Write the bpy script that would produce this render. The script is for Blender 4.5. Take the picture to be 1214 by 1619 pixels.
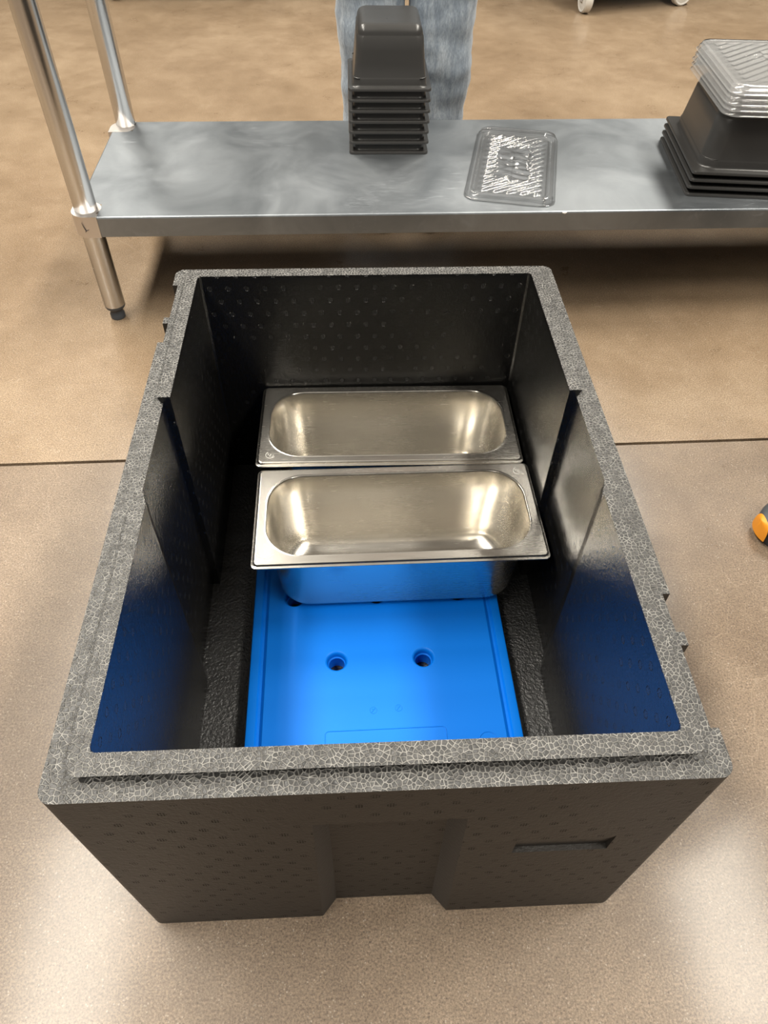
import bpy, bmesh, math, random
from mathutils import Vector, Matrix
from mathutils.geometry import tessellate_polygon
from mathutils import noise as mnoise
rnd = random.Random(7)
scene = bpy.context.scene
for o in list(bpy.data.objects):
    bpy.data.objects.remove(o)
col = scene.collection
R = math.radians

# ------------------------------------------------------------------ camera
CAM = Vector((-0.0215, -0.524, 0.8631))
pitch, yaw, roll = R(48.978), R(3.529), R(1.272)
fwd = Vector((math.sin(yaw) * math.cos(pitch), math.cos(yaw) * math.cos(pitch), -math.sin(pitch)))
right = Vector((math.cos(yaw), -math.sin(yaw), 0))
up = right.cross(fwd)
r2 = right * math.cos(roll) + up * math.sin(roll)
u2 = -right * math.sin(roll) + up * math.cos(roll)
cd = bpy.data.cameras.new('camera')
cd.sensor_fit = 'VERTICAL'
cd.sensor_height = 36.0
cd.lens = 1144.05 / 1619.0 * 36.0
cd.clip_start = 0.02
cam = bpy.data.objects.new('camera', cd)
cam.matrix_world = Matrix(((r2.x, u2.x, -fwd.x, CAM.x), (r2.y, u2.y, -fwd.y, CAM.y), (r2.z, u2.z, -fwd.z, CAM.z), (0, 0, 0, 1)))
col.objects.link(cam)
scene.camera = cam

# ------------------------------------------------------------------ light
world = bpy.data.worlds.new('world')
scene.world = world
world.use_nodes = True
bg = world.node_tree.nodes['Background']
bg.inputs[0].default_value = (0.86, 0.93, 1.0, 1)
bg.inputs[1].default_value = 0.05


def ceiling_strip(x, y, z, sx, sy, power, colr=(1.0, 0.945, 0.84)):
    ld = bpy.data.lights.new('ceiling_strip_light', 'AREA')
    ld.shape = 'RECTANGLE'
    ld.size = sx
    ld.size_y = sy
    ld.energy = power
    ld.color = colr
    o = bpy.data.objects.new('ceiling_strip_light', ld)
    o.location = (x, y, z)
    col.objects.link(o)


for y, pw in ((-2.7, 20), (-1.2, 50), (0.3, 66), (1.8, 66), (3.3, 60)):
    ceiling_strip(-1.5, y, 3.42, 0.5, 1.2, pw)
    ceiling_strip(1.9, y, 3.42, 0.5, 1.2, pw)
scene.view_settings.view_transform = 'Standard'
scene.view_settings.look = 'None'
scene.view_settings.gamma = 1
scene.view_settings.use_curve_mapping = False
scene.view_settings.exposure = 0.55


# ------------------------------------------------------------------ node helpers
class NT:
    def __init__(self, name):
        self.m = bpy.data.materials.new(name)
        self.m.use_nodes = True
        self.t = self.m.node_tree
        self.b = self.t.nodes['Principled BSDF']
        self.out = self.t.nodes['Material Output']
        self.tc = None

    def n(self, typ, **kw):
        nd = self.t.nodes.new(typ)
        for k, v in kw.items():
            setattr(nd, k, v)
        return nd

    def l(self, a, b):
        self.t.links.new(a, b)

    def coord(self, which='Object', scale=(1, 1, 1)):
        if self.tc is None:
            self.tc = self.n('ShaderNodeTexCoord')
        mp = self.n('ShaderNodeMapping')
        mp.inputs['Scale'].default_value = scale
        self.l(self.tc.outputs[which], mp.inputs['Vector'])
        return mp.outputs[0]

    def noise(self, scale, detail=4, rough=0.55, vec=None, dist=0.0):
        nd = self.n('ShaderNodeTexNoise')
        nd.inputs['Scale'].default_value = scale
        nd.inputs['Detail'].default_value = detail
        nd.inputs['Roughness'].default_value = rough
        nd.inputs['Distortion'].default_value = dist
        self.l(vec if vec is not None else self.coord(), nd.inputs['Vector'])
        return nd.outputs['Fac']

    def voro(self, scale, feature='F1', out='Distance', vec=None):
        nd = self.n('ShaderNodeTexVoronoi')
        nd.feature = feature
        nd.inputs['Scale'].default_value = scale
        self.l(vec if vec is not None else self.coord(), nd.inputs['Vector'])
        return nd.outputs[out]

    def ramp(self, fac, stops):
        nd = self.n('ShaderNodeValToRGB')
        cr = nd.color_ramp
        while len(cr.elements) < len(stops):
            cr.elements.new(0.5)
        for e, (p, c) in zip(cr.elements, stops):
            e.position = p
            e.color = (c, c, c, 1) if isinstance(c, (int, float)) else (*c, 1)
        self.l(fac, nd.inputs[0])
        return nd.outputs[0]

    def mix(self, fac, a, b, mode='MIX'):
        nd = self.n('ShaderNodeMix', data_type='RGBA', blend_type=mode)
        for sock, v in ((nd.inputs[0], fac), (nd.inputs[6], a), (nd.inputs[7], b)):
            if hasattr(v, 'is_output'):
                self.l(v, sock)
            elif isinstance(v, (int, float)):
                sock.default_value = v
            else:
                sock.default_value = (*v, 1)
        return nd.outputs[2]

    def math(self, op, a, b=0.0, clamp=False):
        nd = self.n('ShaderNodeMath', operation=op)
        nd.use_clamp = clamp
        for sock, v in ((nd.inputs[0], a), (nd.inputs[1], b)):
            if hasattr(v, 'is_output'):
                self.l(v, sock)
            else:
                sock.default_value = v
        return nd.outputs[0]

    def bump(self, h, strength=0.3, dist=0.001, prev=None):
        nd = self.n('ShaderNodeBump')
        nd.inputs['Strength'].default_value = strength
        nd.inputs['Distance'].default_value = dist
        self.l(h, nd.inputs['Height'])
        if prev is not None:
            self.l(prev, nd.inputs['Normal'])
        return nd.outputs[0]

    def set(self, **kw):
        names = {'color': 'Base Color', 'rough': 'Roughness', 'metal': 'Metallic', 'spec': 'Specular IOR Level', 'normal': 'Normal',
                 'coat': 'Coat Weight', 'coat_rough': 'Coat Roughness', 'aniso': 'Anisotropic', 'ior': 'IOR', 'sheen': 'Sheen Weight'}
        for k, v in kw.items():
            s = self.b.inputs[names[k]]
            if hasattr(v, 'is_output'):
                self.l(v, s)
            elif isinstance(v, (tuple, list)):
                s.default_value = (*v, 1)
            else:
                s.default_value = v
        return self.m


MAT = {}


def simple(name, color, rough=0.5, metal=0.0, spec=0.5):
    n = NT(name)
    MAT[name] = n.set(color=color, rough=rough, metal=metal, spec=spec)


def make_concrete(name, c_lo, c_mid, c_hi):
    n = NT(name)
    v = n.coord('Object')
    big = n.noise(1.6, 7, 0.68, v, 0.15)
    mid = n.noise(9.0, 8, 0.75, v, 0.1)
    base = n.ramp(n.math('ADD', n.math('MULTIPLY', big, 0.62), n.math('MULTIPLY', mid, 0.38)),
                  [(0.33, c_lo), (0.5, c_mid), (0.66, c_hi)])
    fine = n.noise(420, 4, 0.8, v)
    c = n.mix(0.9, base, n.ramp(fine, [(0.3, 0.12), (0.5, 0.5), (0.7, 0.9)]), 'OVERLAY')
    # exposed sand grains, pale and dark
    g1 = n.ramp(n.voro(230, vec=v), [(0.14, 1.0), (0.24, 0.0)])
    sel = n.ramp(n.noise(60, 2, 0.5, v), [(0.46, 0.0), (0.6, 1.0)])
    c = n.mix(n.math('MULTIPLY', n.math('MULTIPLY', g1, sel), 0.3), c, (0.62, 0.55, 0.46))
    g2 = n.ramp(n.voro(90, vec=v), [(0.07, 1.0), (0.11, 0.0)])
    sel2 = n.ramp(n.noise(9, 2, 0.5, v), [(0.5, 0.0), (0.62, 1.0)])
    c = n.mix(n.math('MULTIPLY', n.math('MULTIPLY', g2, sel2), 0.75), c, (0.06, 0.045, 0.035))
    g3 = n.ramp(n.voro(38, vec=v), [(0.035, 1.0), (0.055, 0.0)])
    c = n.mix(n.math('MULTIPLY', g3, 0.2), c, (0.75, 0.7, 0.62))
    # hairline crazing
    wv = n.n('ShaderNodeVectorMath', operation='ADD')
    nn = n.n('ShaderNodeTexNoise')
    nn.inputs['Scale'].default_value = 9
    n.l(v, nn.inputs['Vector'])
    sc = n.n('ShaderNodeVectorMath', operation='SCALE')
    sc.inputs['Scale'].default_value = 0.12
    n.l(nn.outputs['Color'], sc.inputs[0])
    n.l(v, wv.inputs[0])
    n.l(sc.outputs[0], wv.inputs[1])
    cr = n.ramp(n.voro(19, 'DISTANCE_TO_EDGE', vec=wv.outputs[0]), [(0.0, 1.0), (0.012, 0.0)])
    crs = n.ramp(n.noise(3, 2, 0.5, v), [(0.48, 0.0), (0.62, 1.0)])
    c = n.mix(n.math('MULTIPLY', n.math('MULTIPLY', cr, crs), 0.16), c, (0.6, 0.5, 0.38))
    rough = n.ramp(mid, [(0.3, 0.26), (0.7, 0.36)])
    b = n.bump(n.noise(700, 3, 0.8, v), 0.4, 0.0007)
    b = n.bump(n.noise(60, 2, 0.6, v), 0.10, 0.0015, b)
    MAT[name] = n.set(color=c, rough=rough, spec=0.3, normal=b, coat=0.26, coat_rough=0.15)


make_concrete('concrete_ochre', (0.165, 0.113, 0.069), (0.235, 0.168, 0.108), (0.315, 0.235, 0.158))
make_concrete('concrete_grey', (0.118, 0.084, 0.058), (0.18, 0.132, 0.093), (0.25, 0.19, 0.138))
simple('ceiling_white', (0.25, 0.26, 0.28), 0.9)
simple('wall_paint', (0.16, 0.172, 0.19), 0.8)
simple('joint_filler', (0.03, 0.026, 0.024), 0.8)


def make_epp(name, kind):
    n = NT(name)
    v = n.coord('Object')
    if kind == 'rim':
        sc = 275
        dn = n.n('ShaderNodeTexVoronoi', voronoi_dimensions='2D', feature='DISTANCE_TO_EDGE')
        dn.inputs['Scale'].default_value = sc
        n.l(v, dn.inputs['Vector'])
        edge = n.ramp(dn.outputs['Distance'], [(0.0, 1.0), (0.07, 0.6), (0.17, 0.0)])
        cell = n.n('ShaderNodeTexVoronoi', voronoi_dimensions='2D')
        cell.inputs['Scale'].default_value = sc
        n.l(v, cell.inputs['Vector'])
        cc = n.ramp(cell.outputs['Color'], [(0.2, (0.012, 0.012, 0.012)), (0.8, (0.034, 0.033, 0.032))])
        patch = n.ramp(n.noise(130, 3, 0.7, v), [(0.35, 0.35), (0.65, 1.0)])
        c = n.mix(n.math('MULTIPLY', edge, patch), cc, (0.50, 0.485, 0.46))  # pale bead borders: glints of light put into the colour
        h = n.math('ADD', n.math('MULTIPLY', edge, 0.9), n.math('MULTIPLY', n.noise(520, 3, 0.7, v), 0.6))
        b = n.bump(h, 0.75, 0.001)
        b = n.bump(cell.outputs['Distance'], 0.35, 0.0015, b)
        MAT[name] = n.set(color=c, rough=0.34, spec=0.6, normal=b)
        return
    g = n.noise(230, 3, 0.75, v)
    sp = n.ramp(n.voro(260, vec=v), [(0.05, 1.0), (0.1, 0.0)])
    spsel = n.ramp(n.noise(90, 2, 0.6, v), [(0.6, 0.0), (0.7, 1.0)])
    c = n.mix(n.math('MULTIPLY', n.math('MULTIPLY', sp, spsel), 0.35), (0.006, 0.0058, 0.0056), (0.25, 0.24, 0.23))
    # steam vent imprints: staggered round marks, on the X-Z and Y-Z faces
    geo = n.n('ShaderNodeNewGeometry')
    sep = n.n('ShaderNodeSeparateXYZ')
    n.l(v, sep.inputs[0])
    sn = n.n('ShaderNodeSeparateXYZ')
    n.l(geo.outputs['True Normal'], sn.inputs[0])
    isx = n.math('GREATER_THAN', n.math('ABSOLUTE', sn.outputs[0]), 0.7)
    hx = n.n('ShaderNodeMix')
    n.l(isx, hx.inputs[0])
    n.l(sep.outputs[0], hx.inputs[2])
    n.l(sep.outputs[1], hx.inputs[3])
    hcoord = hx.outputs[0]
    P = 0.0235
    rowf = n.math('FLOOR', n.math('DIVIDE', sep.outputs[2], P * 0.8))
    stag = n.math('MULTIPLY', n.math('MODULO', rowf, 2.0), 0.5)
    fu = n.math('SUBTRACT', n.math('FRACT', n.math('ADD', n.math('ADD', n.math('DIVIDE', hcoord, P), stag), 50.0)), 0.5)
    fv = n.math('SUBTRACT', n.math('FRACT', n.math('DIVIDE', sep.outputs[2], P * 0.8)), 0.5)
    rad = n.math('SQRT', n.math('ADD', n.math('POWER', n.math('MULTIPLY', fu, P), 2.0), n.math('POWER', n.math('MULTIPLY', fv, P * 0.8), 2.0)))
    disc = n.ramp(n.math('MULTIPLY', rad, 100.0), [(0.30, 1.0), (0.40, 0.0)])
    slots = n.math('GREATER_THAN', n.math('FRACT', n.math('MULTIPLY', hcoord, 480.0)), 0.42)
    vent = n.math('MULTIPLY', n.math('MULTIPLY', disc, slots), n.ramp(n.noise(14, 2, 0.5, v), [(0.34, 0.0), (0.56, 1.0)]))
    notop = n.math('GREATER_THAN', n.math('MAXIMUM', n.math('ABSOLUTE', sn.outputs[0]), n.math('ABSOLUTE', sn.outputs[1])), 0.97)
    vent = n.math('MULTIPLY', vent, notop)
    if kind == 'in':
        c = n.mix(n.math('MULTIPLY', vent, 0.3), c, (0.06, 0.06, 0.06))  # highlights on the inner vent slots, painted in as paler grey
    else:
        c = n.mix(0.5, c, (0.034, 0.028, 0.023))
        c = n.mix(n.math('MULTIPLY', vent, 0.7), c, (0.004, 0.004, 0.004))
    h = n.math('SUBTRACT', n.math('MULTIPLY', g, 0.6), n.math('MULTIPLY', vent, 0.9))
    if kind == 'in':
        b = n.bump(h, 0.75, 0.0016)
        b = n.bump(n.noise(60, 2, 0.5, n.coord('Object', (1, 1, 0.25))), 0.12, 0.002, b)
        MAT[name] = n.set(color=c, rough=0.24, spec=0.5, normal=b)
    elif kind == 'floor':
        b = n.bump(n.noise(260, 3, 0.6, v), 1.0, 0.0022)
        MAT[name] = n.set(color=(0.018, 0.018, 0.018), rough=0.32, spec=0.7, normal=b)
    else:
        b = n.bump(h, 0.8, 0.0016)
        MAT[name] = n.set(color=c, rough=0.5, spec=n.math('SUBTRACT', 0.5, n.math('MULTIPLY', vent, 0.36)), normal=b)


for k in ('rim', 'in', 'floor', 'out'):
    make_epp('epp_' + k, k)


def make_steel(name, color, rough, aniso_scale, rvar=0.1):
    n = NT(name)
    v = n.coord('Object', aniso_scale)
    br = n.noise(1.0, 4, 0.6, v)
    sm = n.noise(6, 4, 0.6)
    r = n.math('ADD', n.math('MULTIPLY', br, rvar), rough - rvar * 0.5)
    r = n.math('ADD', r, n.math('MULTIPLY', sm, 0.08))
    MAT[name] = n.set(color=color, metal=1.0, rough=r, normal=n.bump(br, 0.012, 0.0002))


make_steel('steel_pan', (0.70, 0.67, 0.615), 0.22, (30, 900, 900))
make_steel('steel_tube', (0.60, 0.60, 0.60), 0.20, (400, 400, 20))
make_steel('cast_aluminium', (0.72, 0.68, 0.65), 0.40, (120, 120, 120), 0.2)


def make_galv():
    n = NT('galvanised_sheet')
    v = n.coord('Object')
    blot = n.noise(5, 5, 0.65, v, 0.8)
    c = n.ramp(blot, [(0.3, (0.215, 0.235, 0.255)), (0.7, (0.33, 0.352, 0.375))])
    sv = n.coord('Object', (3, 22, 3))
    scr = n.ramp(n.noise(9, 6, 0.75, sv, 1.5), [(0.54, 0.0), (0.66, 1.0)])
    sel = n.ramp(n.noise(7, 3, 0.6, v), [(0.45, 0.0), (0.62, 1.0)])
    scuff = n.math('MULTIPLY', scr, sel)
    c = n.mix(n.math('MULTIPLY', scuff, 0.4), c, (0.45, 0.47, 0.5))
    r = n.math('ADD', n.ramp(blot, [(0.3, 0.42), (0.7, 0.52)]), n.math('MULTIPLY', scuff, 0.2))
    MAT['galvanised_sheet'] = n.set(color=c, metal=0.9, rough=r, normal=n.bump(n.noise(30, 3, 0.5, v), 0.03, 0.001))


make_galv()


def make_blue():
    n = NT('blue_plastic')
    f = n.noise(900, 2, 0.5)
    MAT['blue_plastic'] = n.set(color=(0.0, 0.165, 0.70), rough=0.45, spec=0.25, normal=n.bump(f, 0.05, 0.0003))


make_blue()


def make_blackplastic():
    n = NT('black_plastic')
    MAT['black_plastic'] = n.set(color=(0.043, 0.042, 0.041), rough=n.math('ADD', n.math('MULTIPLY', n.noise(12, 3), 0.12), 0.24), spec=0.5,
                                 normal=n.bump(n.noise(300, 2), 0.05, 0.0004))


make_blackplastic()


def make_clear(name, cloud):
    n = NT(name)
    t = n.t
    t.nodes.remove(n.b)
    tr = n.n('ShaderNodeBsdfTransparent')
    tr.inputs[0].default_value = (0.95, 0.95, 0.95, 1)
    gl = n.n('ShaderNodeBsdfGlossy')
    gl.inputs['Roughness'].default_value = 0.11
    df = n.n('ShaderNodeBsdfDiffuse')
    df.inputs[0].default_value = (0.75, 0.75, 0.75, 1)
    fr = n.n('ShaderNodeFresnel')
    fr.inputs['IOR'].default_value = 1.58
    m1 = n.n('ShaderNodeMixShader')
    m1.inputs[0].default_value = cloud
    n.l(tr.outputs[0], m1.inputs[1])
    n.l(df.outputs[0], m1.inputs[2])
    m2 = n.n('ShaderNodeMixShader')
    n.l(n.math('MULTIPLY', fr.outputs[0], 1.6 if cloud > 0.1 else 1.1, True), m2.inputs[0])
    n.l(m1.outputs[0], m2.inputs[1])
    n.l(gl.outputs[0], m2.inputs[2])
    n.l(m2.outputs[0], n.out.inputs[0])
    MAT[name] = n.m


make_clear('clear_plastic', 0.06)
make_clear('cloudy_plastic', 0.26)


def make_denim():
    n = NT('washed_denim')
    v = n.coord('Object', (14, 14, 3))
    st = n.noise(3.0, 6, 0.7, v, 0.4)
    wv = n.noise(1.0, 2, 0.6, n.coord('Object', (500, 500, 120)))
    c = n.ramp(st, [(0.3, (0.15, 0.185, 0.235)), (0.5, (0.28, 0.325, 0.38)), (0.72, (0.46, 0.505, 0.555))])
    c = n.mix(0.35, c, n.ramp(wv, [(0.3, 0.2), (0.7, 0.8)]), 'OVERLAY')
    MAT['washed_denim'] = n.set(color=c, rough=0.9, spec=0.2, normal=n.bump(wv, 0.3, 0.0005), sheen=0.2)


make_denim()
simple('black_rubber', (0.03, 0.032, 0.035), 0.55)
simple('dark_foot_plastic', (0.05, 0.056, 0.066), 0.45)
simple('white_wheel', (0.62, 0.60, 0.56), 0.45)
simple('zinc_fork', (0.7, 0.7, 0.7), 0.35, 0.6)
simple('dark_deck', (0.035, 0.036, 0.04), 0.5)
simple('shoe_grey', (0.055, 0.062, 0.07), 0.6)
simple('shoe_orange', (0.80, 0.30, 0.02), 0.5)
simple('skin', (0.55, 0.34, 0.25), 0.5)
simple('shirt_cloth', (0.10, 0.11, 0.13), 0.9)
simple('trouser_cloth', (0.03, 0.03, 0.035), 0.9)
simple('hair', (0.03, 0.02, 0.015), 0.6)
simple('engraving', (0.75, 0.74, 0.72), 0.5, 0.4)
simple('scribble_ink', (0.04, 0.035, 0.035), 0.6)
simple('paper_fleck', (0.8, 0.79, 0.76), 0.8)


# ------------------------------------------------------------------ mesh helpers
def link(name, me, mats=(), parent=None, smooth=False, angle=None):
    o = bpy.data.objects.new(name, me)
    col.objects.link(o)
    for m in mats:
        me.materials.append(MAT[m])
    if smooth:
        me.polygons.foreach_set('use_smooth', [True] * len(me.polygons))
        if angle is not None:
            me.set_sharp_from_angle(angle=R(angle))
    if parent is not None:
        o.parent = parent
    return o


def mk(name, verts, faces, mat, parent=None, smooth=False, angle=None):
    me = bpy.data.meshes.new(name)
    me.from_pydata([tuple(v) for v in verts], [], faces)
    me.validate()
    me.update()
    return link(name, me, (mat,) if isinstance(mat, str) else mat, parent, smooth, angle)


def tag(o, label=None, cat=None, group=None, kind=None):
    if label: o['label'] = label
    if cat: o['category'] = cat
    if group: o['group'] = group
    if kind: o['kind'] = kind
    return o


def empty(name, loc=(0, 0, 0), rz=0.0):
    o = bpy.data.objects.new(name, None)
    o.empty_display_size = 0.05
    o.location = loc
    o.rotation_euler = (0, 0, rz)
    col.objects.link(o)
    return o


def copy_tree(o, parent=None):
    c = o.copy()
    col.objects.link(c)
    c.parent = parent
    for ch in o.children:
        copy_tree(ch, c)
    return c


def rrect(w, d, r, n=8, cx=0.0, cy=0.0):
    """CCW rounded rectangle w x d, corner radius r; 4*(n+1) points."""
    r = max(min(r, w / 2 - 1e-5, d / 2 - 1e-5), 1e-5)
    pts = []
    for (sx, sy, a0) in ((1, -1, -90), (1, 1, 0), (-1, 1, 90), (-1, -1, 180)):
        for i in range(n + 1):
            a = R(a0 + 90 * i / n)
            pts.append((cx + sx * (w / 2 - r) + r * math.cos(a), cy + sy * (d / 2 - r) + r * math.sin(a)))
    return pts


class MB:
    def __init__(self):
        self.v = []
        self.f = []

    def add(self, vs, fs):
        k = len(self.v)
        self.v += [tuple(p) for p in vs]
        self.f += [tuple(i + k for i in f) for f in fs]

    def loft(self, rings, cap0=False, cap1=False, closed=True):
        n = len(rings[0])
        vs = [p for r in rings for p in r]
        fs = []
        for i in range(len(rings) - 1):
            for j in range(n if closed else n - 1):
                a, b = i * n + j, i * n + (j + 1) % n
                fs.append((a, b, b + n, a + n))
        if cap0: fs.append(tuple(reversed(range(n))))
        if cap1: fs.append(tuple(range((len(rings) - 1) * n, len(rings) * n)))
        self.add(vs, fs)

    def box(self, x0, x1, y0, y1, z0, z1):
        self.loft([[(x0, y0, z), (x1, y0, z), (x1, y1, z), (x0, y1, z)] for z in (z0, z1)], True, True)

    def lathe(self, prof, c=(0, 0, 0), n=24, axis='z', cap0=True, cap1=True):
        rings = []
        for (r, h) in prof:
            ring = []
            for i in range(n):
                a = 2 * math.pi * i / n
                p = (r * math.cos(a), r * math.sin(a), h)
                if axis == 'x': p = (p[2], p[0], p[1])
                if axis == 'y': p = (p[1], p[2], p[0])
                ring.append((c[0] + p[0], c[1] + p[1], c[2] + p[2]))
            rings.append(ring)
        self.loft(rings, cap0, cap1)

    def tube(self, pts, r, n=8, closed=False):
        pts = [Vector(p) for p in pts]
        rings = []
        m = len(pts)
        for i, p in enumerate(pts):
            if closed:
                t = (pts[(i + 1) % m] - pts[i - 1])
            else:
                t = pts[min(i + 1, m - 1)] - pts[max(i - 1, 0)]
            t.normalize()
            s = t.cross(Vector((0, 0, 1)))
            if s.length < 1e-4: s = t.cross(Vector((0, 1, 0)))
            s.normalize()
            q = s.cross(t)
            rr = r[i] if isinstance(r, (list, tuple)) else r
            rings.append([tuple(p + s * rr * math.cos(2 * math.pi * k / n) + q * rr * math.sin(2 * math.pi * k / n)) for k in range(n)])
        if closed:
            rings.append(rings[0])
            self.loft(rings)
        else:
            self.loft(rings, True, True)

    def tess(self, loops, z, flip=False):
        """flat polygon with holes at height z"""
        polys = [[Vector((x, y, 0)) for x, y in lp] for lp in loops]
        flat = [p for lp in polys for p in lp]
        tris = tessellate_polygon(polys)
        fs = []
        for t in tris:
            a, b, c = (flat[i] for i in t)
            s = (b - a).cross(c - a).z
            if abs(s) < 1e-12: continue
            fs.append(tuple(t) if (s > 0) != flip else tuple(reversed(t)))
        self.add([(p.x, p.y, z) for p in flat], fs)

    def build(self, name, mat, parent=None, smooth=False, angle=None, merge=None):
        me = bpy.data.meshes.new(name)
        me.from_pydata(self.v, [], self.f)
        me.validate()
        if merge is not None:
            bm = bmesh.new()
            bm.from_mesh(me)
            bmesh.ops.remove_doubles(bm, verts=bm.verts, dist=merge)
            bmesh.ops.recalc_face_normals(bm, faces=bm.faces)
            bm.to_mesh(me)
            bm.free()
        me.update()
        return link(name, me, (mat,) if isinstance(mat, str) else mat, parent, smooth, angle)


def z3(pts, z):
    return [(x, y, z) for x, y in pts]


def bake_modifiers(o):
    dg = bpy.context.evaluated_depsgraph_get()
    me = bpy.data.meshes.new_from_object(o.evaluated_get(dg))
    o.modifiers.clear()
    o.data = me
    return me


# ------------------------------------------------------------------ floor: two concrete slabs with a saw-cut joint
fl = MB()
fl.box(-7, 7, -5, 10, -0.05, -0.006)
floor = fl.build('floor', 'joint_filler')
tag(floor, 'polished brown concrete floor with a dark saw-cut joint', 'floor', kind='structure')
JA = R(1.05)


def jy(x, off): return 0.360 + x * math.tan(JA) + off


for mname, ys in (('concrete_grey', [(-7, -5), (7, -5), (7, jy(7, -0.0032)), (-7, jy(-7, -0.0032))]),
                  ('concrete_ochre', [(-7, jy(-7, 0.0032)), (7, jy(7, 0.0032)), (7, 10), (-7, 10)])):
    s = MB()
    s.loft([z3(ys, -0.006), z3(ys, 0.0)], True, True)
    s.build('concrete_slab', mname, floor)

def shell(name, x0, x1, y0, y1, z0, z1, mat, label):
    m = MB()
    m.box(x0, x1, y0, y1, z0, z1)
    tag(m.build(name, mat), label, name.split('_')[0], kind='structure')


shell('ceiling', -7, 7, -5, 10, 3.5, 3.6, 'ceiling_white', 'flat white ceiling over the shop floor')
shell('wall_left', -7.1, -7, -5, 10, -0.05, 3.5, 'wall_paint', 'pale painted wall far to the left')
shell('wall_right', 7, 7.1, -5, 10, -0.05, 3.5, 'wall_paint', 'pale painted wall far to the right')
shell('wall_back', -7, 7, 10, 10.1, -0.05, 3.5, 'wall_paint', 'pale painted wall far beyond the table')
shell('wall_front', -7, 7, -5.1, -5, -0.05, 3.5, 'wall_paint', 'pale painted wall behind the viewer')

# ------------------------------------------------------------------ insulated EPP box
BW, BL, BH, BZ = 0.4894 / 2, 0.682 / 2, 0.3566, 0.3652
FZ = 0.028
box = empty('insulated_box', (0, 0, 0))
tag(box, 'open black foam insulated transport box standing on the concrete floor', 'box')


def arc(cx, cy, r, a0, a1, n=10):
    return [(cx + r * math.cos(R(a0 + (a1 - a0) * i / n)), cy + r * math.sin(R(a0 + (a1 - a0) * i / n))) for i in range(n + 1)]


gi = 0.0065
cr_ = 0.011
O = []
O += arc(-BW + cr_, -BL + cr_, cr_, 180, 270)
O += arc(BW - cr_, -BL + cr_, cr_, 270, 360)
O += [(BW, -0.304), (BW - gi, -0.304), (BW - gi, -0.234), (BW, -0.234), (BW, -0.2215), (BW - gi, -0.2215), (BW - gi, -0.184), (BW, -0.184)]
O += arc(BW - cr_, BL - cr_, cr_, 0, 90)
O += arc(-BW + cr_, BL - cr_, cr_, 90, 180)
O += [(-BW, 0.304), (-BW + gi, 0.304), (-BW + gi, 0.234), (-BW, 0.234), (-BW, 0.2215), (-BW + gi, 0.2215), (-BW + gi, 0.184), (-BW, 0.184)]
a_, b_, l_, ys_, il_, lo_, lc = 0.2125, 0.2215, 0.2265, 0.0755, 0.3092, 0.3262, 0.010
ic = 0.004
in_front = [(-a_, -ys_)] + arc(-a_ + ic, -il_ + ic, ic, 180, 270, 2) + arc(a_ - ic, -il_ + ic, ic, 270, 360, 2) + [(a_, -ys_)]
in_rear = [(-x, -y) for x, y in in_front]            # (a,ys) ... (-a,ys)
out_front = [(-l_, -ys_)] + arc(-l_ + lc, -lo_ + lc, lc, 180, 270, 10) + arc(l_ - lc, -lo_ + lc, lc, 270, 360, 10) + [(l_, -ys_)]
out_rear = [(-x, -y) for x, y in out_front]
uc = 0.0032                                           # undercut added to the upright lip face to put it in shade
low_front = [(-l_ + uc, -ys_)] + arc(-l_ + lc + uc, -lo_ + lc + uc, lc, 180, 270, 10) + arc(l_ - lc - uc, -lo_ + lc + uc, lc, 270, 360, 10) + [(l_ - uc, -ys_)]
low_rear = [(-x, -y) for x, y in low_front]
rec = 0.050
I = in_front + [(b_, -rec), (b_, ys_)] + in_rear + [(-b_, ys_), (-b_, -rec)]
K = low_front + [(a_, -ys_), (b_, -rec), (b_, ys_)] + low_rear + [(-b_, ys_), (-b_, -rec), (-a_, -ys_)]
m = MB()
m.loft([z3(O, 0.0), z3(O, BH)])
m.tess([O], 0.0, True)
m.tess([O, list(reversed(K))], BH)
m.loft([z3(list(reversed(I)), FZ), z3(list(reversed(I)), BH)])
m.tess([I], FZ)
for of_, ob_, tail in ((out_front, low_front, [(a_, -ys_)] + list(reversed(in_front))[1:-1] + [(-a_, -ys_)]),
                       (out_rear, low_rear, [(-b_, ys_), (-a_, ys_)] + list(reversed(in_rear))[1:-1] + [(a_, ys_), (b_, ys_)])):
    m.loft([z3(ob_ + tail, BH), z3(of_ + tail, BZ)])
    m.tess([of_ + tail], BZ)
body = m.build('body', ('epp_out', 'epp_rim', 'epp_in', 'epp_floor'), box, merge=1e-5)

# cutters: recessed hand panel open at the bottom (front and back), wedge-shaped label pocket
cuts = MB()


def recess(sy):
    pr0 = [(-0.066, -0.01), (0.066, -0.01), (0.0595, 0.292), (-0.0595, 0.292)]
    pr1 = [(-0.0515, -0.01), (0.0515, -0.01), (0.0485, 0.284), (-0.0485, 0.284)]
    y0, y1, y2 = -BL - 0.004, -BL, -BL + 0.0165
    rings = []
    for pr, yy in ((pr0, y0), (pr0, y1), (pr1, y2)):
        rings.append([(sy * x, sy * yy, z) for x, z in pr])
    cuts.loft(rings, True, True)


recess(1)
recess(-1)


def pocket(sy):
    x0, x1 = 0.107, 0.190
    sec = [(-BL - 0.003, 0.1985), (-BL + 0.0048, 0.1985), (-BL + 0.0048, 0.2045), (-BL - 0.0005, 0.237), (-BL - 0.003, 0.237)]
    cuts.loft([[(sy * x, sy * y, z) for y, z in sec] for x in (x0, x1)], True, True)


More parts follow.
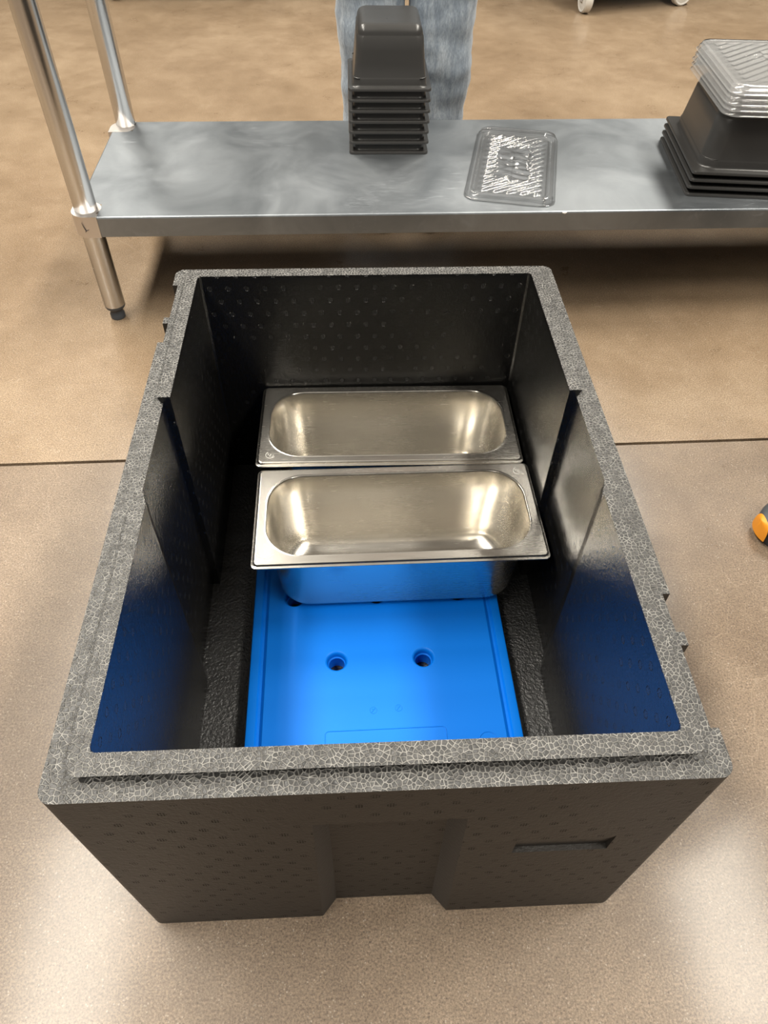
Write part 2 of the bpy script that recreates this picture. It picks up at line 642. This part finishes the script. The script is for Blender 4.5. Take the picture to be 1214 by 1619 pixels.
pocket(1)
pocket(-1)
cut = cuts.build('cut', 'epp_out', None, merge=1e-6)
bo = body.modifiers.new('b', 'BOOLEAN')
bo.operation = 'DIFFERENCE'
bo.solver = 'EXACT'
bo.object = cut
bv = body.modifiers.new('bev', 'BEVEL')
bv.width = 0.0016
bv.segments = 2
bv.limit_method = 'ANGLE'
bv.angle_limit = R(35)
me = bake_modifiers(body)
bpy.data.objects.remove(cut)
for p in me.polygons:
    c, nz = p.center, p.normal.z
    inside = abs(c.x) < b_ + 0.002 and abs(c.y) < il_ + 0.002
    if c.z > BH - 0.003 and nz > 0.35:
        p.material_index = 1
    elif inside and c.z < FZ + 0.003:
        p.material_index = 3
    elif inside:
        p.material_index = 2
    else:
        p.material_index = 0
me.polygons.foreach_set('use_smooth', [True] * len(me.polygons))
me.set_sharp_from_angle(angle=R(12))

# ------------------------------------------------------------------ blue cooling plate
PZ = 0.0579
plate = empty('cooling_plate', (0.005, -0.003, FZ + 0.0004), R(0.69))
tag(plate, 'bright blue plastic cooling plate with finger holes lying in the box', 'cooling plate')
m = MB()
T = PZ - FZ
w_, d_ = 0.325, 0.53
prof = [(0.006, 0.0), (0.0, 0.006), (0.0, T - 0.004), (0.0012, T - 0.0012), (0.004, T), (0.0115, T), (0.0125, T - 0.0012), (0.0135, T - 0.0035),
        (0.0165, T - 0.0035), (0.018, T - 0.002), (0.0205, T)]
rings = [z3(rrect(w_ - 2 * t, d_ - 2 * t, 0.022 - t * 0.5, 8), z) for t, z in prof]
m.loft(rings)
holes = []
for k, yy in enumerate((-0.066, 0.031, 0.124, 0.2)):
    xs = (-0.0545, 0.0545) if k % 2 == 0 else (-0.109, 0.0, 0.109)
    holes += [(x, yy) for x in xs]
N = 28


def circ(c, r): return [(c[0] + r * math.cos(2 * math.pi * i / N), c[1] + r * math.sin(2 * math.pi * i / N)) for i in range(N)]


m.tess([rrect(w_ - 0.041, d_ - 0.041, 0.012, 8)] + [list(reversed(circ(h, 0.0145))) for h in holes], T)
m.tess([rrect(w_ - 0.012, d_ - 0.012, 0.019, 8)] + [list(reversed(circ(h, 0.0102))) for h in holes], 0.0, True)
for h in holes:
    pr = [(0.0145, T), (0.0132, T - 0.0006), (0.0121, T - 0.0022), (0.0114, T - 0.005), (0.0112, T - 0.009), (0.0098, T - 0.0102), (0.0098, T - 0.012),
          (0.0102, T - 0.013), (0.0102, 0.0)]
    m.loft([z3(list(reversed(circ(h, r))), z) for r, z in pr])
m.build('plate_body', 'blue_plastic', plate, smooth=True, angle=40)
# moulded marks
m = MB()
fr = rrect(0.141, 0.07, 0.004, 3, 0.0015, -0.193)
m.tube(z3(fr, T), 0.0007, 6, True)
m.build('raised_frame', 'blue_plastic', plate, True)
for cx, cy, r in ((-0.0115, -0.134, 0.0042), (0.0185, -0.1325, 0.0042), (0.120, -0.178, 0.0105)):
    m = MB()
    m.tube(z3(circ((cx, cy), r), T), 0.00035 if r < 0.006 else 0.0006, 5, True)
    if r < 0.006:
        m.tube([(cx - 0.002, cy - 0.0025, T), (cx + 0.002, cy + 0.0025, T)], 0.0004, 5)
        m.tube([(cx - 0.0018, cy + 0.0012, T), (cx + 0.0018, cy + 0.0012, T)], 0.0003, 5)
    m.build('mould_mark', 'blue_plastic', plate, True)


# ------------------------------------------------------------------ steel pans
def steel_pan(loc, rz, label, marks):
    W_, D_, Hh = 0.354, 0.160, loc[2] - PZ - 0.0006
    root = empty('steel_food_pan', (loc[0], loc[1], PZ + 0.0006), R(rz))
    tag(root, label, 'food pan', 'steel pans in the black box')
    m = MB()
    n = 10
    S = []   # (inset, z from bottom, radius)
    Hf = Hh

    def ring(ins, z, r, ins_y=None):
        iy = ins if ins_y is None else ins_y
        return z3(rrect(W_ - 2 * ins, D_ - 2 * iy, r, n), z)
    t = 0.0010
    rings = [ring(0.0013, Hf - 0.0058, 0.0062), ring(0.0002, Hf - 0.0056, 0.0072), ring(0.0, Hf - 0.0050, 0.0074), ring(0.0004, Hf - 0.0040, 0.007), ring(0.0022, Hf - 0.0036, 0.0055),
             ring(0.0030, Hf - 0.0032, 0.005), ring(0.0034, Hf - 0.0010, 0.005), ring(0.0040, Hf - 0.0002, 0.005), ring(0.0050, Hf, 0.005), ring(0.0056, Hf, 0.005),
             ring(0.0132, Hf, 0.046), ring(0.0140, Hf, 0.046), ring(0.0146, Hf + 0.0004, 0.046), ring(0.0152, Hf + 0.0002, 0.046), ring(0.0162, Hf - 0.0022, 0.0455)]
    # bowl wall with draft, then bottom fillet
    zb = t
    rf = 0.024
    drafts = 0.0165
    for q in range(1, 5):
        f = q / 4
        rings.append(ring(0.0162 + f * 0.0075, Hf - 0.0022 + f * (zb + rf - Hf + 0.0022), 0.0455 - f * 0.004))
    for q in range(1, 9):
        a = R(90 * q / 8)
        rings.append(ring(0.0237 + rf * (1 - math.cos(a)), zb + rf * (1 - math.sin(a)), 0.0415 - 0.012 * q / 8))
    m.loft(rings, False, True)
    # outside skin
    k = [r for r in rings[9:]]
    outer = []
    for i in range(9, len(rings)):
        outer.append(None)
    orings = [ring(0.0034, Hf - 0.0045, 0.005), ring(0.0130, Hf - 0.0022, 0.046), ring(0.0150, Hf - 0.0042, 0.0455)]
    for q in range(1, 5):
        f = q / 4
        orings.append(ring(0.0150 + f * 0.0075, Hf - 0.0042 + f * (rf - Hf + 0.0042), 0.0455 - f * 0.004))
    for q in range(1, 9):
        a = R(90 * q / 8)
        orings.append(ring(0.0225 + rf * (1 - math.cos(a)), rf * (1 - math.sin(a)), 0.0415 - 0.012 * q / 8))
    orings = [list(reversed(r)) for r in orings]
    m.loft(orings, False, True)
    m.build('pan_body', 'steel_pan', root, smooth=True, angle=50)
    for (x, y, kind) in marks:
        e = MB()
        zt = Hf + 0.00015
        if kind == 'ring':
            e.tube([(x + 0.0058 * math.cos(R(a)), y + 0.0058 * math.sin(R(a)), zt) for a in range(120, 330, 15)], 0.0004, 4)
            for i in range(7):
                for j in range(4):
                    if rnd.random() < 0.25: continue
                    px, py = x - 0.004 + i * 0.0013 + j * 0.0006, y + 0.003 - j * 0.0016 - i * 0.0006
                    e.tube([(px, py, zt), (px + 0.0006, py + 0.0008 * rnd.random(), zt)], 0.0004, 4)
        else:
            for a in range(190, 360, 7):
                p = Vector((x + 0.009 * math.cos(R(a)), y + 0.008 * math.sin(R(a)), zt))
                q = p + Vector((math.cos(R(a)) * 0.0016, math.sin(R(a)) * 0.0016, 0))
                e.tube([p, q], 0.0004, 4)
        e.build('engraved_stamp', 'engraving', root)
    return root


steel_pan((0.0273, 0.2253, 0.1905), -0.42, 'stainless steel food pan nearest the back wall of the black box', [(-0.158, -0.062, 'ring')])
steel_pan((0.0319, 0.0637, 0.1885), 0.63, 'stainless steel food pan in front, its outer side reflecting the blue plate', [(-0.160, -0.058, 'arc'), (0.161, 0.062, 'ring')])

# ------------------------------------------------------------------ work table
SZ = 0.2264
bench = empty('work_table', (-0.4718, 0.7409, 0), R(0.61))
tag(bench, 'steel table frame with a galvanised lower shelf on tube legs', 'work table')
TL, TD = 2.0, 0.428
m = MB()
# undershelf: top sheet notched at the corners, rolled edges all round
xa, xb, xc, xd, yn = -0.041, 0.0025, TL - 0.0525, TL - 0.009, 0.050
e_ = 0.003
top = [(xb, e_), (xc, e_), (xc, yn), (xd - e_, yn), (xd - e_, TD - yn), (xc, TD - yn), (xc, TD - e_), (xb, TD - e_), (xb, TD - yn), (xa + e_, TD - yn), (xa + e_, yn), (xb, yn)]
m.tess([top], SZ)
roll_ = [(e_, 0.0), (0.0009, -0.0009), (0.0, -0.003), (0.0, -0.036), (0.0008, -0.0375), (0.012, -0.0375)]
m.loft([[(x, y, SZ + z) for y, z in roll_] for x in (xb, xc)], closed=False)
m.loft([[(x, TD - y, SZ + z) for y, z in roll_] for x in (xb, xc)], closed=False)
m.loft([[(xa + q, y, SZ + z) for q, z in roll_] for y in (yn, TD - yn)], closed=False)
m.loft([[(xd - q, y, SZ + z) for q, z in roll_] for y in (yn, TD - yn)], closed=False)
sh = m.build('undershelf', 'galvanised_sheet', bench, smooth=True, angle=15, merge=1e-5)
# corner gussets, legs, feet
LEGS = [(-0.0225, 0.0325), (-0.0180, TD - 0.013), (TL - 0.03, 0.0325), (TL - 0.03, TD - 0.013)]
for i, (lx, ly) in enumerate(LEGS):
    left = i < 2
    front = i % 2 == 0
    m = MB()
    g = [(-0.048, 0.056), (-0.048, 0.030)] + arc(-0.018, 0.0295, 0.030, 180, 270, 8) + [(0.002, -0.0005), (0.0025, 0.012)] + arc(-0.0225, 0.0325, 0.027, -40, 60, 8) + [(-0.010, 0.056)]
    if not left: g = [(TL - 0.05 - x, y) for x, y in reversed(g)]
    if not front: g = [(x, TD - y) for x, y in reversed(g)]
    inset = 0.0
    m.loft([z3(g, SZ - 0.0385), z3(g, SZ + 0.0004)], True, True)
    m.build('corner_gusset', 'cast_aluminium', bench, smooth=True, angle=35)
    m = MB()
    m.lathe([(0.0195, 0.030), (0.0203, 0.031), (0.0203, 0.86)], (lx, ly, 0), 32)
    leg = m.build('leg', 'steel_tube', bench, smooth=True, angle=50)
    m = MB()
    m.lathe([(0.0135, 0.0), (0.0145, 0.001), (0.0145, 0.010), (0.013, 0.012), (0.013, 0.020), (0.0185, 0.024), (0.0200, 0.027), (0.0200, 0.0305)], (lx, ly, 0), 16)
    m.build('adjustable_foot', 'dark_foot_plastic', leg, smooth=True, angle=40)
# ink scribble on the front gusset
m = MB()
m.tube([(-0.026, -0.0008, SZ - 0.009), (-0.0245, -0.0008, SZ - 0.017), (-0.022, -0.0008, SZ - 0.025), (-0.0165, -0.0008, SZ - 0.0225)], [0.0004, 0.0006, 0.0009, 0.0004], 5)
m.tube([(-0.0225, -0.0008, SZ - 0.0255), (-0.0235, -0.0008, SZ - 0.027)], 0.0006, 5)
m.build('ink_scribble', 'scribble_ink', bench)
# open top frame of the table (above the picture)
for p_, q_ in ((0, 1), (1, 3), (3, 2), (2, 0)):
    m = MB()
    m.tube([(*LEGS[p_], 0.845), (*LEGS[q_], 0.845)], 0.015, 16)
    m.build('frame_rail', 'steel_tube', bench, smooth=True, angle=50)


# ------------------------------------------------------------------ black plastic food pans, upside down
def black_pan_mesh(W_, D_, H_, rc, name, fl=0.0125, lug=True):
    """inverted: flange at z=0, bottom at z=H_"""
    m = MB()
    n = 7

    def ring(ins, z, r): return z3(rrect(W_ - 2 * ins, D_ - 2 * ins, r, n), z)
    rings = [ring(0.0015, 0.0, 0.006), ring(0.0, 0.0002, 0.008), ring(0.0, 0.0035, 0.008), ring(0.0008, 0.0048, 0.0075), ring(0.0025, 0.0050, 0.007), ring(fl - 0.002, 0.0042, rc), ring(fl, 0.0052, rc),
             ring(fl + 0.0012, 0.009, rc), ring(fl + 0.0016, 0.0175, rc)]
    if lug:
        rings += [ring(fl + 0.0022, 0.019, rc)]
    taper = 0.075 * H_ if W_ < 0.2 else 0.10 * H_
    z1 = H_ - 0.016
    for q in range(0, 4):
        f = q / 3
        rings.append(ring(fl + 0.003 + f * taper * 0.8, 0.021 + f * (z1 - 0.004 - 0.021), rc))
    e = fl + 0.003 + taper * 0.8
    rings += [ring(e + 0.0012, z1 - 0.002, rc), ring(e + 0.0016, z1, rc)]
    for q in range(1, 7):
        a = R(90 * q / 6)
        rings.append(ring(e + 0.0016 + 0.015 * (1 - math.cos(a)), z1 + 0.016 * math.sin(a), max(rc - 0.001 * q, 0.008)))
    rings.append(ring(e + 0.036, H_ - 0.0005, 0.008))
    m.loft(rings, False, True)
    # inner skin
    inner = [ring(0.0015, 0.0, 0.006), ring(fl - 0.0005, 0.0005, rc), ring(fl + 0.0012, 0.0045, rc), ring(fl + 0.0022, 0.0175, rc), ring(fl + 0.0037, 0.021, rc), ring(e + 0.0007, z1 - 0.004, rc),
             ring(e + 0.0030, z1, rc), ring(e + 0.008, z1 + 0.009, rc), ring(e + 0.018, H_ - 0.0015, 0.01)]
    m.loft([list(reversed(r)) for r in inner], False, True)
    o = m.build(name, 'black_plastic', None, smooth=True, angle=48)
    return o


def pan_lugs(parent, W_, D_, fl, z, r):
    for sx in (-1, 1):
        for sy in (-1, 1):
            e = MB()
            cx, cy = sx * (W_ / 2 - fl - 0.0015 - r), sy * (D_ / 2 - fl - 0.0015 - r)
            a0 = {(1, 1): 0, (-1, 1): 90, (-1, -1): 180, (1, -1): 270}[(sx, sy)]
            e.tube([(cx + r * math.cos(R(a0 + t)), cy + r * math.sin(R(a0 + t)), z) for t in range(5, 90, 10)], 0.0012, 6)
            e.build('stacking_lug', 'black_plastic', parent, True)


first = black_pan_mesh(0.161, 0.174, 0.105, 0.014, 'black_food_pan', 0.0085)
pan_lugs(first, 0.161, 0.174, 0.0085, 0.0195, 0.014)
ordn = ['lowest, resting on the shelf', 'second from the bottom', 'third from the bottom', 'middle one', 'third from the top', 'second from the top', 'topmost, whole body showing']
for i in range(7):
    o = first if i == 0 else copy_tree(first)
    o.location = (0.0665 + rnd.uniform(-0.0003, 0.0003), 1.0835, SZ + 0.0004 + i * 0.0195)
    o.rotation_euler = (0, 0, R(-0.5 + rnd.uniform(-0.1, 0.1)))
    tag(o, 'small black plastic pan in the upturned stack before the jeans, ' + ordn[i], 'food pan', 'small upturned black pans on the undershelf')

BR = R(-6.3)
cB = Vector((0.621, 0.807, 0)) + Matrix.Rotation(BR, 3, 'Z') @ Vector((0.1625, 0.1325, 0))
firstb = black_pan_mesh(0.325, 0.265, 0.104, 0.030, 'large_black_food_pan', 0.015)
pan_lugs(firstb, 0.325, 0.265, 0.0168, 0.0195, 0.0285)
ordb = ['lowest, resting on the shelf', 'second from the bottom', 'second from the top', 'topmost, under the clear lids']
for i in range(4):
    o = firstb if i == 0 else copy_tree(firstb)
    dx = 0.0003 * i
    o.location = (cB.x + dx, cB.y + dx * 0.6, SZ + 0.0004 + i * 0.0135)
    o.rotation_euler = (0, 0, BR + R((0, 0.04, 0.08, 0.05)[i]))
    tag(o, 'large black plastic pan in the upturned stack at the right, ' + ordb[i], 'food pan', 'large upturned black pans on the undershelf')
BTOP = SZ + 0.0004 + 3 * 0.0135 + 0.104


# ------------------------------------------------------------------ clear plastic lids
def resample(pts, n):
    L = [0.0]
    m_ = len(pts)
    for i in range(m_):
        a, b = pts[i], pts[(i + 1) % m_]
        L.append(L[-1] + math.hypot(b[0] - a[0], b[1] - a[1]))
    out = []
    j = 0
    for k in range(n):
        s = L[-1] * k / n
        while L[j + 1] < s: j += 1
        t = (s - L[j]) / max(L[j + 1] - L[j], 1e-9)
        a, b = pts[j], pts[(j + 1) % m_]
        out.append((a[0] + (b[0] - a[0]) * t, a[1] + (b[1] - a[1]) * t))
    return out


def lid_mesh(W_, D_, name, up_=False, hgt=0.011):
    """clear lid: edge skirt, raised rim, sunken ribbed panel; up_=True is ribs on a raised flat top"""
    m = MB()
    n = 360

    def ribs(x, y):
        ex, ey = W_ / 2 - 0.026, D_ / 2 - 0.028
        f = min(1, max(0, (ex - abs(x)) / 0.006)) * min(1, max(0, (ey - abs(y)) / 0.006))
        cxn, cyn = x / (W_ * 0.20), y / (D_ * 0.25)
        ce = min(1, max(0, (1 - max(abs(cxn), abs(cyn))) * 5))
        # slanted ribs
        s = (y - x * 0.85) / 0.0215
        rib = max(0.0, math.sin(2 * math.pi * s)) ** 0.5 * 0.0042
        lump = mnoise.noise(Vector((x * 30, y * 60, 3.1))) * 0.007 + math.sin(y * 260 + 2 * math.sin(x * 60)) * 0.0016 + 0.0025
        return f * (rib * (1 - ce) + lump * ce)
    prof = [(0.0, 0.0), (0.0006, 0.0), (0.0030, hgt * 0.10), (0.0036, hgt * 0.45), (0.0042, hgt * 0.55), (0.0062, hgt * 0.62), (0.0070, hgt * 0.9), (0.0080, hgt), (0.0135, hgt), (0.0150, hgt * 0.9),
            (0.0165, hgt * 0.35), (0.0180, hgt * 0.25)]
    if up_:
        prof = prof[:9] + [(0.0150, hgt), (0.018, hgt)]
    base = prof[-1][1]
    rings = []
    for t, z in prof:
        rings.append(z3(resample(rrect(W_ - 2 * t, D_ - 2 * t, max(0.026 - t * 0.6, 0.01), 10), n), z))
    t = prof[-1][0]
    lim = min(W_, D_) / 2 - 0.004
    while t < lim:
        t += 0.0022
        pts = resample(rrect(W_ - 2 * t, D_ - 2 * t, max(0.026 - t * 0.6, 0.003), 10), n)
        rings.append([(x, y, base + (ribs(x, y) if not up_ else -0.45 * ribs(x, y))) for x, y in pts])
    m.loft(rings, False, True)
    return m.build(name, 'cloudy_plastic' if up_ else 'clear_plastic', None, smooth=True, angle=60)


lid = lid_mesh(0.172, 0.328, 'ribbed_food_lid')
lid.location = (0.3135, 0.940, SZ + 0.0012)
lid.rotation_euler = (0, 0, R(-12.6))
tag(lid, 'ribbed clear plastic lid lying alone flat on the galvanised shelf', 'lid')

ordl = ['topmost', 'second from the top', 'middle', 'second from the bottom', 'lowest']
lb = lid_mesh(0.322, 0.262, 'food_pan_lid', True, 0.013)
for i in range(5):
    o = lb if i == 0 else copy_tree(lb)
    o.location = (cB.x + 0.012 + rnd.uniform(-0.0015, 0.0015), cB.y - 0.006 + rnd.uniform(-0.001, 0.001), BTOP + 0.0008 - 0.0008 + i * 0.0088)
    o.rotation_euler = (0, 0, BR + R(2.0 + rnd.uniform(-0.5, 0.5)))
    tag(o, 'clear plastic pan lid in the stack on the large black pans, ' + ordl[4 - i], 'lid', 'clear lids stacked on the large pans')

# fleck at the shelf edge
m = MB()
m.tube([(0.372, 0.744, SZ + 0.001), (0.376, 0.7425, SZ + 0.0013), (0.3805, 0.745, SZ + 0.001)], [0.0012, 0.0022, 0.0008], 6)
fk = m.build('paper_scrap', 'paper_fleck', None)
tag(fk, 'tiny white scrap on the front edge of the shelf', 'scrap')


# ------------------------------------------------------------------ carts behind
def caster_cart(loc, rz, w, d, wheel_mat, label, deckmat='dark_deck', wr=0.05):
    root = empty('rolling_cart', loc, rz)
    tag(root, label, 'cart')
    zt = 2 * wr + 0.028
    m = MB()
    o_ = rrect(w + 0.09, d + 0.09, 0.02, 4, w / 2, d / 2)
    m.loft([z3(o_, zt), z3(o_, zt + 0.03)], True, True)
    m.build('deck', deckmat, root)
    m = MB()
    o_ = rrect(w + 0.04, d + 0.04, 0.02, 4, w / 2, d / 2)
    m.loft([z3(o_, zt + 0.03), z3(o_, zt + 0.75)], True, True)
    m.build('cart_body', deckmat, root)
    for i, (x, y) in enumerate(((0, 0), (w, 0), (0, d), (w, d))):
        a = R((82, 8, 60, 30)[i])          # swivel
        ce = MB()
        ca, sa = math.cos(a), math.sin(a)

        def tr(p): return (x + ca * p[0] - sa * p[1], y + sa * p[0] + ca * p[1], p[2])
        ce.lathe([(0.018, -0.0165), (wr * 0.8, -0.014), (wr * 0.84, -0.0155), (wr - 0.004, -0.0155), (wr, -0.011), (wr, 0.011), (wr - 0.004, 0.0155), (wr * 0.84, 0.0155), (wr * 0.8, 0.014), (0.018, 0.0165)],
                 (0, 0, wr), 32, 'y')
        ce.v = [tr(p) for p in ce.v]
        f = MB()
        for sy in (-1, 1):
            f.loft([[(-0.012, sy * 0.019, wr - 0.01), (0.012, sy * 0.019, wr - 0.01), (0.025, sy * 0.019, 2 * wr + 0.012), (-0.02, sy * 0.019, 2 * wr + 0.012)],
                    [(-0.012, sy * 0.022, wr - 0.01), (0.012, sy * 0.022, wr - 0.01), (0.025, sy * 0.022, 2 * wr + 0.012), (-0.02, sy * 0.022, 2 * wr + 0.012)]], True, True)
        f.box(-0.03, 0.03, -0.024, 0.024, 2 * wr + 0.012, 2 * wr + 0.028)
        f.v = [tr(p) for p in f.v]
        fork = f.build('caster_fork', 'zinc_fork' if wheel_mat == 'white_wheel' else 'dark_deck', root)
        ce.build('wheel', wheel_mat, fork, True, 40)


caster_cart((0.942, 2.85, 0), math.atan2(0.107, 0.424), 0.437, 0.6, 'white_wheel', 'dark cart on white caster wheels on the far floor behind the table')
caster_cart((-0.93, 3.02, 0), R(2), 0.62, 0.45, 'black_rubber', 'dark cart on black caster wheels at the far left edge')


# ------------------------------------------------------------------ people
def skin_mesh(name, pts, edges, mat, parent, root=0, sub=2, wob=0.0, seed=0):
    """pts: (x,y,z,rx,ry)"""
    me = bpy.data.meshes.new(name)
    me.from_pydata([p[:3] for p in pts], edges, [])
    o = bpy.data.objects.new(name, me)
    col.objects.link(o)
    bm = bmesh.new()
    bm.from_mesh(me)
    lay = bm.verts.layers.skin.verify()
    for i, v in enumerate(bm.verts):
        v[lay].radius = pts[i][3:5]
        v[lay].use_root = (i == root)
    bm.to_mesh(me)
    bm.free()
    o.modifiers.new('s', 'SKIN').use_smooth_shade = True
    ss = o.modifiers.new('d', 'SUBSURF')
    ss.levels = ss.render_levels = sub
    me2 = bake_modifiers(o)
    if wob:
        for v in me2.vertices:
            f = mnoise.noise(Vector((v.co.x * 9 + seed, v.co.y * 9, v.co.z * 16)))
            g = mnoise.noise(Vector((v.co.x * 22 + seed, v.co.y * 22, v.co.z * 40)))
            v.co += Vector((v.normal.x, v.normal.y, 0)) * (f * wob + g * wob * 0.5)
    me2.materials.append(MAT[mat])
    for p in me2.polygons: p.use_smooth = True
    o.parent = parent
    return o


def shoe(parent, x, y, ang, upper, band, L=0.29):
    """shoe whose toe points along ang; origin under the ankle"""
    ca, sa = math.cos(ang), math.sin(ang)

    def T_(p): return (x + ca * p[0] - sa * p[1], y + sa * p[0] + ca * p[1], p[2])

    def outline(s, grow=0.0):
        # half width along the sole, s from heel(-0.08) to toe
        u = s / 1.0
        w = 0.036 + 0.015 * math.sin(math.pi * min(1, max(0, (u - 0.25) / 0.95)))
        if u < 0.10: w *= math.sqrt(max(0.0, 1 - ((0.10 - u) / 0.10) ** 2))
        if u > 0.78: w *= math.sqrt(max(0.0, 1 - ((u - 0.78) / 0.22) ** 2))
        return w + grow
    n = 26
    us = [0.5 - 0.5 * math.cos(math.pi * i / n) for i in range(n + 1)]

    def xs(u): return -0.075 + u * L

    def xso(u): return xs(u) - 0.006 * max(0.0, (u - 0.9) / 0.1)
    m = MB()
    sole_o = [(xso(u), -outline(u, 0.003 if 0.02 < u < 0.9 else -0.004 * max(0.0, (0.99 - u) / 0.1))) for u in us] + [(xso(u), outline(u, 0.003 if 0.02 < u < 0.9 else -0.004 * max(0.0, (0.99 - u) / 0.1))) for u in reversed(us[1:-1])]
    m.loft([[T_((px, py, z)) for px, py in sole_o] for z in (0.0, 0.004, 0.022, 0.026)], True, True)
    sole = m.build('sole', 'black_rubber', parent, True, 40)

    def height(u):
        pts_ = [(0, 0.085), (0.12, 0.10), (0.3, 0.105), (0.45, 0.095), (0.62, 0.072), (0.78, 0.056), (0.92, 0.047), (1.0, 0.034)]
        for (a, ha), (b, hb) in zip(pts_, pts_[1:]):
            if u <= b: return ha + (hb - ha) * (u - a) / (b - a)
        return 0.034
    m = MB()
    rings = []
    for i, u in enumerate(us):
        w = max(outline(u), 0.0012)
        h = height(u)
        ring = []
        for k in range(17):
            t = math.pi * k / 16
            ring.append(T_((xs(u), -w * math.copysign(abs(math.cos(t)) ** 0.7, math.cos(t)), 0.022 + (h - 0.022) * math.sin(t) ** 0.75)))
        rings.append(ring)
    m.loft(rings, True, True, closed=True)
    m.build('shoe_upper', upper, parent, True, 60)
    if band:
        m = MB()
        rings = []
        for u in [0.98 + 0.02 * q / 12 for q in range(13)]:
            w = max(outline(u), 0.0012) + 0.0016
            ring = []
            for k in range(17):
                t = math.pi * k / 16
                zz = 0.008 + (height(u) + 0.0015 - 0.008) * math.sin(t) ** 0.75
                ring.append(T_((xs(u) + 0.002, -w * math.copysign(abs(math.cos(t)) ** 0.7, math.cos(t)), zz)))
            rings.append(ring)
        m.loft(rings, True, True, closed=True)
        m.build('toe_band', band, parent, True, 60)


def person(loc, face, feet, cloth, shirt, label, shoes, band=None, leg_r=(0.070, 0.076), wob=0.008):
    """feet: two (x,y) ankle offsets in the person's own frame (facing -y)"""
    root = empty('person', loc, face)
    tag(root, label, 'person')
    hipz, kneez = 0.90, 0.49
    B = [(0, 0.02, 0.93, .15, .10), (0, 0.02, 1.12, .13, .09), (0, 0.02, 1.32, .165, .10), (0, 0.01, 1.47, .06, .055), (0, 0.0, 1.56, .05, .05), (0, -0.015, 1.66, .075, .095), (0, -0.01, 1.75, .06, .075)]
    E_ = [(i, i + 1) for i in range(6)]
    for s, (fx, fy) in zip((-1, 1), feet):
        k = len(B)
        B += [(s * 0.085, 0.02, 0.88, .075, .075), ((s * 0.09 + fx) / 2, fy / 2, kneez, .052, .055), (fx, fy, 0.09, .030, .034)]
        E_ += [(0, k), (k, k + 1), (k + 1, k + 2)]
        k = len(B)
        B += [(s * 0.185, 0.02, 1.42, .05, .05), (s * 0.235, 0.03, 1.14, .040, .040), (s * 0.25, 0.02, 0.90, .026, .026), (s * 0.25, 0.01, 0.83, .018, .030)]
        E_ += [(2, k), (k, k + 1), (k + 1, k + 2), (k + 2, k + 3)]
        h = k + 3
        for q in range(4):
            k = len(B)
            oy = 0.01 + (q - 1.5) * 0.017
            B += [(s * 0.252, oy, 0.785, .009, .009), (s * 0.243, oy, 0.750 - 0.006 * (1 if q in (1, 2) else 0), .0075, .0075)]
            E_ += [(h, k), (k, k + 1)]
        k = len(B)
        B += [(s * 0.24, -0.03, 0.815, .010, .010), (s * 0.235, -0.04, 0.785, .008, .008)]
        E_ += [(k - 9, k), (k, k + 1)]
        E_[-2] = (h, k)
    skin_mesh('body', B, E_, 'skin', root)
    # trousers
    Tp = [(0, 0.02, 1.0, .165, .115), (0, 0.02, 0.90, .17, .12)]
    Te = [(0, 1)]
    for s, (fx, fy) in zip((-1, 1), feet):
        k = len(Tp)
        Tp += [(s * 0.088, 0.02, 0.80, .085, .092)]
        Te += [(1, k)]
        zs = [0.66, 0.54, 0.46, 0.38, 0.30, 0.22, 0.14, 0.075, 0.06]
        for q, zz in enumerate(zs):
            f = (0.80 - zz) / 0.74
            rx = leg_r[1] + (leg_r[0] - leg_r[1]) * min(1, max(0, (0.45 - zz) / 0.3))
            Tp.append((s * 0.088 * (1 - f) + fx * f, 0.02 * (1 - f) + fy * f, zz, rx, rx * 1.12))
            Te.append((len(Tp) - 2, len(Tp) - 1))
    skin_mesh('trousers', Tp, Te, cloth, root, 1, 3, wob)
    Sp = [(0, 0.02, 0.96, .17, .12), (0, 0.02, 1.12, .155, .11), (0, 0.02, 1.33, .18, .115), (0, 0.01, 1.45, .075, .07)]
    Se = [(0, 1), (1, 2), (2, 3)]
    for s in (-1, 1):
        k = len(Sp)
        Sp += [(s * 0.185, 0.02, 1.42, .063, .063), (s * 0.22, 0.026, 1.22, .055, .055)]
        Se += [(2, k), (k, k + 1)]
    skin_mesh('shirt', Sp, Se, shirt, root, 1, 2)
    skin_mesh('hair', [(0, 0.03, 1.68, .08, .09), (0, 0.02, 1.76, .075, .085)], [(0, 1)], 'hair', root, 0, 2)
    for (fx, fy) in feet:
        shoe(root, fx, fy, -math.pi / 2, shoes, band)
    return root


person((0.118, 1.335, 0), 0.0, [(-0.072, 0.0), (0.074, 0.0)], 'washed_denim', 'shirt_cloth', 'person in washed blue jeans standing behind the table and the stacked pans', 'black_rubber', leg_r=(0.066, 0.076))
person((0.806, 0.27, 0), R(-90), [(0.110, 0.005), (-0.13, 0.14)], 'trouser_cloth', 'shirt_cloth', 'person at the right edge, only a grey shoe with orange toe showing', 'shoe_grey', 'shoe_orange')
